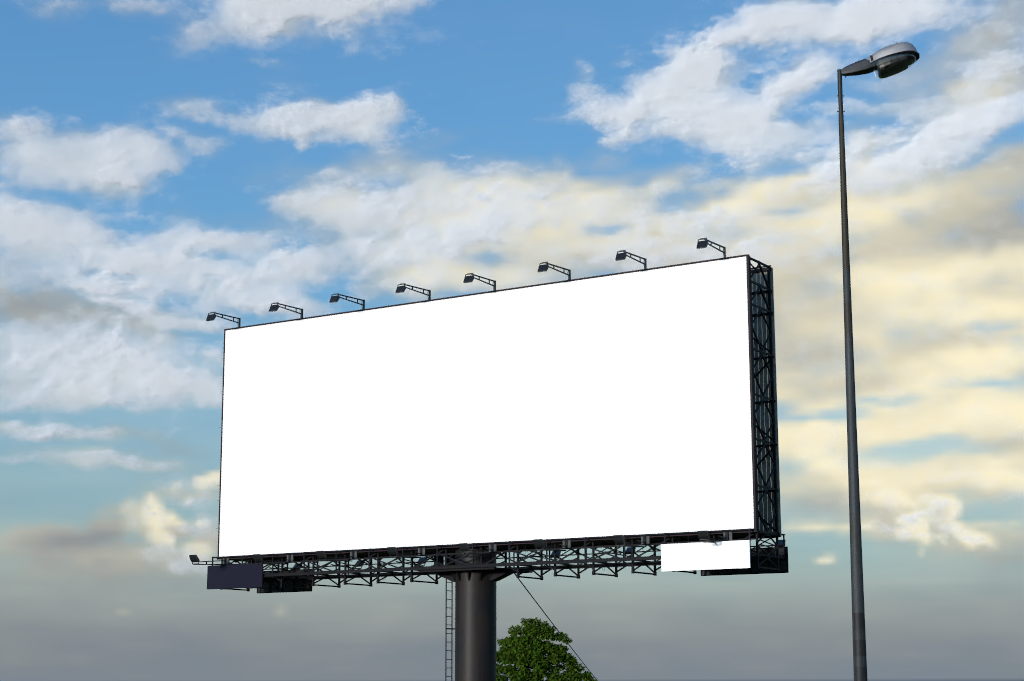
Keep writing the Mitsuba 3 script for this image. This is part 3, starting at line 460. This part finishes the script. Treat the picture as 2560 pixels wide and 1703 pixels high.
# ------------------------------------------------------------------ guy wire
P0 = O + EU * 14.18 + EN * 1.4 + np.array([0, 0, 5.90]); P1 = np.array([6.279, 130.0, 1.634])
wire = thing('guy_wire', 'thin dark steel cable slanting down from the column head past the tree', 'cable')
end = P1 + (P1 - P0) * .55
pts = [P0 + (end - P0) * t - np.array([0, 0, .13 * 4 * t * (1 - t)]) for t in np.linspace(0, 1, 13)]
part(wire, 'strand', path(pts, .025, 6), 'cable_black', None)
part(wire, 'anchor', tube(end + [0, 0, -1.2], end + [0, 0, .05], .06), 'cable_black', None)

# ------------------------------------------------------------------ street lamp
sl = thing('street_lamp', 'tall tapered grey street lamp with a single silver head, at the right', 'street lamp')
LB = np.array([5.259, 27.0]); lean = .0055
def lp(z): return np.array([LB[0] + lean * z, LB[1], z])
po = part(sl, 'pole', tube(lp(0), lp(10.56), .1135, 48, .0405), 'pole_steel', None, smooth=40)
part(sl, 'base', cat([tube(lp(-.1), lp(.5), .14, 32), box((LB[0] - .2, LB[1] - .2, -.05), (LB[0] + .2, LB[1] + .2, .03))]), 'pole_steel', None)
part(sl, 'sleeve', tube(lp(10.54), lp(11.325), .0365, 32), 'spigot_steel', None, smooth=40)
for z in (10.88, 10.62):
    for a in (0, 90, 180, 270):
        d = np.array([math.cos(math.radians(a)), math.sin(math.radians(a)), 0]); part(sl, 'bolt', cat([tube(lp(z) + d * .034, lp(z) + d * .052, .007, 8), tube(lp(z) + d * .05, lp(z) + d * .06, .012, 6)]), 'bolt_steel', None)
# head frame: x along the arm, y across, z up
HA, HT = math.radians(-11.7), math.radians(9)
hm = trimesh.transformations.rotation_matrix(HA, [0, 0, 1]) @ trimesh.transformations.rotation_matrix(-HT, [0, 1, 0]) @ trimesh.transformations.rotation_matrix(math.radians(-7.6), [1, 0, 0])
hm[:3, 3] = lp(11.27); HEAD = hm
def loft(secs, close=(True, True)):
    k = len(secs[0]); v = np.vstack(secs); f = []
    for s in range(len(secs) - 1):
        for i in range(k): j = (i + 1) % k; a = s * k; f += [[a + i, a + j, a + k + j], [a + i, a + k + j, a + k + i]]
    n = len(v); ex = []
    for e, s in ((0, 0), (1, len(secs) - 1)):
        if close[e]:
            ex.append(np.mean(secs[s], 0)); c = n + len(ex) - 1
            for i in range(k): j = (i + 1) % k; f.append([s * k + j, s * k + i, c] if e == 0 else [s * k + i, s * k + j, c])
    m = trimesh.Trimesh(np.vstack([v] + [[x] for x in ex]), f, process=False); return m
def sec(x, a, top, bot, k=28, n=3.2, nb=None):
    t = np.arange(k) * 2 * np.pi / k; c, s = np.cos(t), np.sin(t)
    y = np.sign(c) * np.abs(c) ** (2 / n) * a; h = np.where(s >= 0, top, bot); e = np.where(s >= 0, 2 / n, 2 / (nb or n))
    return np.c_[np.full(k, x), y, np.abs(s) ** e * h]
part(sl, 'arm', loft([np.array([[x, -a, t * .5], [x, -a * .45, t], [x, a * .45, t], [x, a, t * .5], [x, a, b * .4], [x, a * .8, b], [x, -a * .8, b], [x, -a, b * .4]]) for x, a, t, b in ((.03, .045, .045, -.04), (.10, .062, .070, -.055), (.20, .080, .095, -.068), (.32, .098, .118, -.075), (.44, .112, .130, -.075), (.56, .118, .10, -.06))]), 'arm_paint', HEAD)
XS = [.44, .50, .58, .68, .80, .92, 1.04, 1.13, 1.20, 1.245, 1.27]
AS = [.075, .115, .165, .215, .25, .265, .265, .245, .20, .13, .06]
TS = [.118, .136, .160, .183, .202, .214, .214, .203, .165, .10, .03]
part(sl, 'canopy', loft([sec(x, a, t, -.004, 40, 4.6) for x, a, t in zip(XS, AS, TS)]), 'silver_shell', HEAD, smooth=35)
part(sl, 'rim', loft([sec(x, a + .008, .006, -.024, 40, 3.2) for x, a in zip([.43] + XS[1:-1] + [1.285], AS)]), 'gasket', HEAD, smooth=35)
bx = [.52, .55, .60, .68, .80, .92, 1.03, 1.12, 1.18, 1.22]; ba = [.12, .15, .185, .215, .238, .242, .232, .20, .14, .07]; bd = [.05, .15, .205, .20, .178, .152, .125, .09, .06, .03]
part(sl, 'bowl', loft([sec(x, a, -.0235, -.0235 - d, 40, 3.0, 2.6) for x, a, d in zip(bx, ba, bd)]), 'clear_bowl', HEAD, smooth=50)
part(sl, 'gear_tray', loft([sec(x, a * .90, -.0245, -.02 - d * .88, 24, 6.0, 5.0) for x, a, d in zip([.60, .63, .70, .80, .92, 1.02, 1.08], [.17, .19, .215, .236, .24, .225, .20], [.175, .20, .197, .175, .148, .12, .10])]), 'gear', HEAD)
part(sl, 'reflector', loft([sec(x, a * .93, -.0242, -.03, 24, 3.0) for x, a in zip(bx[1:-1], ba[1:-1])]), 'gear', HEAD)
part(sl, 'latch', cat([box((.52, -.155, .02), (.555, -.125, .11)), box((.528, -.165, .035), (.547, -.150, .08))]), 'gasket', HEAD)
part(sl, 'latch', cat([box((1.215, -.13, .0), (1.235, -.10, .04)), box((1.235, -.09, .0), (1.26, -.07, .03))]), 'gasket', HEAD)
part(sl, 'stud', tube((.98, -.1, .235), (.98, -.1, .262), .008, 8), 'bolt_steel', HEAD); part(sl, 'stud', tube((.08, .03, -.085), (.08, .03, -.04), .009, 8), 'gasket', HEAD)

# ------------------------------------------------------------------ the tree behind the column
tree = thing('tree', 'bushy green broadleaf tree standing behind the billboard column at the lower right of it', 'tree')
TB = np.array([.50, 80.0])
CLUMPS = [
 (0.65,4.29,0.24,0.10), (1.01,4.27,0.20,0.10), (0.33,3.90,0.24,0.20), (0.87,3.86,0.37,0.30), (1.38,4.16,0.22,0.10), (1.70,3.95,0.20,0.15), (1.45,3.77,0.33,0.30), (0.04,3.86,0.22,0.15),
 (1.86,3.61,0.24,0.20), (2.22,3.57,0.24,0.15), (2.49,3.43,0.15,0.10), (-0.33,3.35,0.24,0.20), (-0.52,3.42,0.13,0.10), (0.05,3.42,0.31,0.30), (0.51,3.42,0.33,0.50), (0.97,3.35,0.31,0.50),
 (1.44,3.22,0.28,0.40), (-0.25,3.03,0.28,0.30), (0.32,2.97,0.37,0.60), (1.04,2.88,0.40,0.60), (1.76,3.06,0.28,0.40), (2.12,3.04,0.24,0.30), (2.34,3.08,0.13,0.10), (-0.67,2.73,0.28,0.30),
 (-0.22,2.64,0.33,0.50), (0.41,2.53,0.37,0.70), (1.13,2.46,0.40,0.70), (1.85,2.62,0.33,0.50), (2.34,2.70,0.24,0.30), (2.57,2.54,0.22,0.30), (2.79,2.45,0.13,0.10), (-0.67,2.20,0.29,0.50),
 (-0.13,2.14,0.28,0.60), (0.50,2.04,0.28,0.70), (1.18,2.00,0.29,0.70), (1.79,1.86,0.22,0.60), (2.69,2.17,0.22,0.30), (3.00,2.21,0.17,0.20), (2.87,1.83,0.26,0.40), (3.27,1.85,0.22,0.30),
 (3.52,1.69,0.18,0.20), (-0.58,1.74,0.29,0.60), (0.32,1.65,0.33,0.80), (1.04,1.56,0.29,0.80), (1.75,1.47,0.33,0.80), (2.47,1.50,0.33,0.60), (3.19,1.45,0.29,0.40), (3.73,1.45,0.17,0.20),
 (2.21,2.30,0.17,0.20), (2.44,1.93,0.17,0.30), (1.97,2.17,0.17,0.40), (1.49,2.25,0.22,0.50), (2.62,2.35,0.17,0.20), (2.12,1.75,0.22,0.50), (0.86,1.79,0.26,0.70), (0.14,1.86,0.26,0.70),
 (-1.21,2.54,0.33,0.40), (-1.48,2.00,0.37,0.50), (-1.08,1.65,0.33,0.60), (-1.84,1.48,0.33,0.50), (-1.48,1.07,0.37,0.60), (-0.58,1.02,0.40,0.80), (0.49,0.98,0.40,0.80), (1.57,0.94,0.40,0.80),
 (2.65,0.94,0.40,0.70), (3.54,1.01,0.29,0.40), (-2.10,1.02,0.29,0.40),
]
vs, fs, cs = [], [], []; nv = 0
leaf = np.array([[0, 0, 0], [.33, .26, .035], [.70, .24, .03], [1.0, 0, -.06], [.70, -.24, .03], [.33, -.26, .035], [.5, 0, -.02]]); lf = np.array([[0, 1, 6], [1, 2, 6], [2, 3, 6], [3, 4, 6], [4, 5, 6], [5, 0, 6]])
for (x, z, r, dy) in CLUMPS:
    r *= .92
    for yo in ([-dy, dy * .4, 0] if dy > .25 else [0]):
        n = int(230 * (r / .27) ** 2) if yo <= 0 else int(130 * (r / .27) ** 2)
        for _ in range(n):
            d = RNG.normal(size=3); d /= np.linalg.norm(d); rr = r * RNG.uniform(.25, 1.0) ** .5 * (1 + .25 * (RNG.random() < .12))
            c = np.array([x, TB[1] + yo + RNG.normal() * .08, z]) + d * rr * [1.05, 1.05, .68]
            out = d * [1, 1, .3] + np.array([0, 0, -.35]) + RNG.normal(size=3) * .5; out /= np.linalg.norm(out)
            up = np.array([0, 0, 1.0]) + d * .5 + RNG.normal(size=3) * .35; s = np.cross(up, out); s /= np.linalg.norm(s); up = np.cross(out, s)
            L = RNG.uniform(.09, .19)
            vs.append(c + (leaf * L) @ np.array([out, s, up])); fs.append(lf + nv); nv += 7
            t = RNG.random(); col = np.array([.046, .118, .014]) * (1 - t) + np.array([.105, .19, .02]) * t
            if RNG.random() < .05: col = np.array([.14, .13, .03])
            cs.append(np.repeat([col * RNG.uniform(.75, 1.15)], 7, 0))
FOL = trimesh.Trimesh(np.vstack(vs), np.vstack(fs), process=False)
part(tree, 'foliage', FOL, 'foliage', None, color=np.vstack(cs)); labels[tree + '__foliage'] = {'kind': 'stuff'}
tk = [(np.array([TB[0], TB[1], -.1]), .16), (np.array([TB[0] + .05, TB[1], 1.3]), .12), (np.array([TB[0] + .18, TB[1], 2.6]), .085), (np.array([TB[0] + .55, TB[1], 3.7]), .05), (np.array([TB[0] + .75, TB[1], 4.4]), .02)]
part(tree, 'trunk', cat([tube(a, b, r, 12, r2) for (a, r), (b, r2) in zip(tk[:-1], tk[1:])]), 'bark', None, smooth=60)
for i, (x, z, r, dy) in enumerate(CLUMPS[::2]):
    zz = max(.8, z - .35 * abs(x - TB[0]) - .25); k = min(zz / 4.4, .95); b0 = np.array([TB[0] + .75 * k * k, TB[1], zz]); e = np.array([x, TB[1] + RNG.uniform(-dy, dy), z]); m = (b0 + e) / 2 + [0, 0, .06]
    part(tree, 'limb', cat([tube(b0, m, .03, 7, .02), tube(m, e, .02, 7, .008)]), 'bark', None)
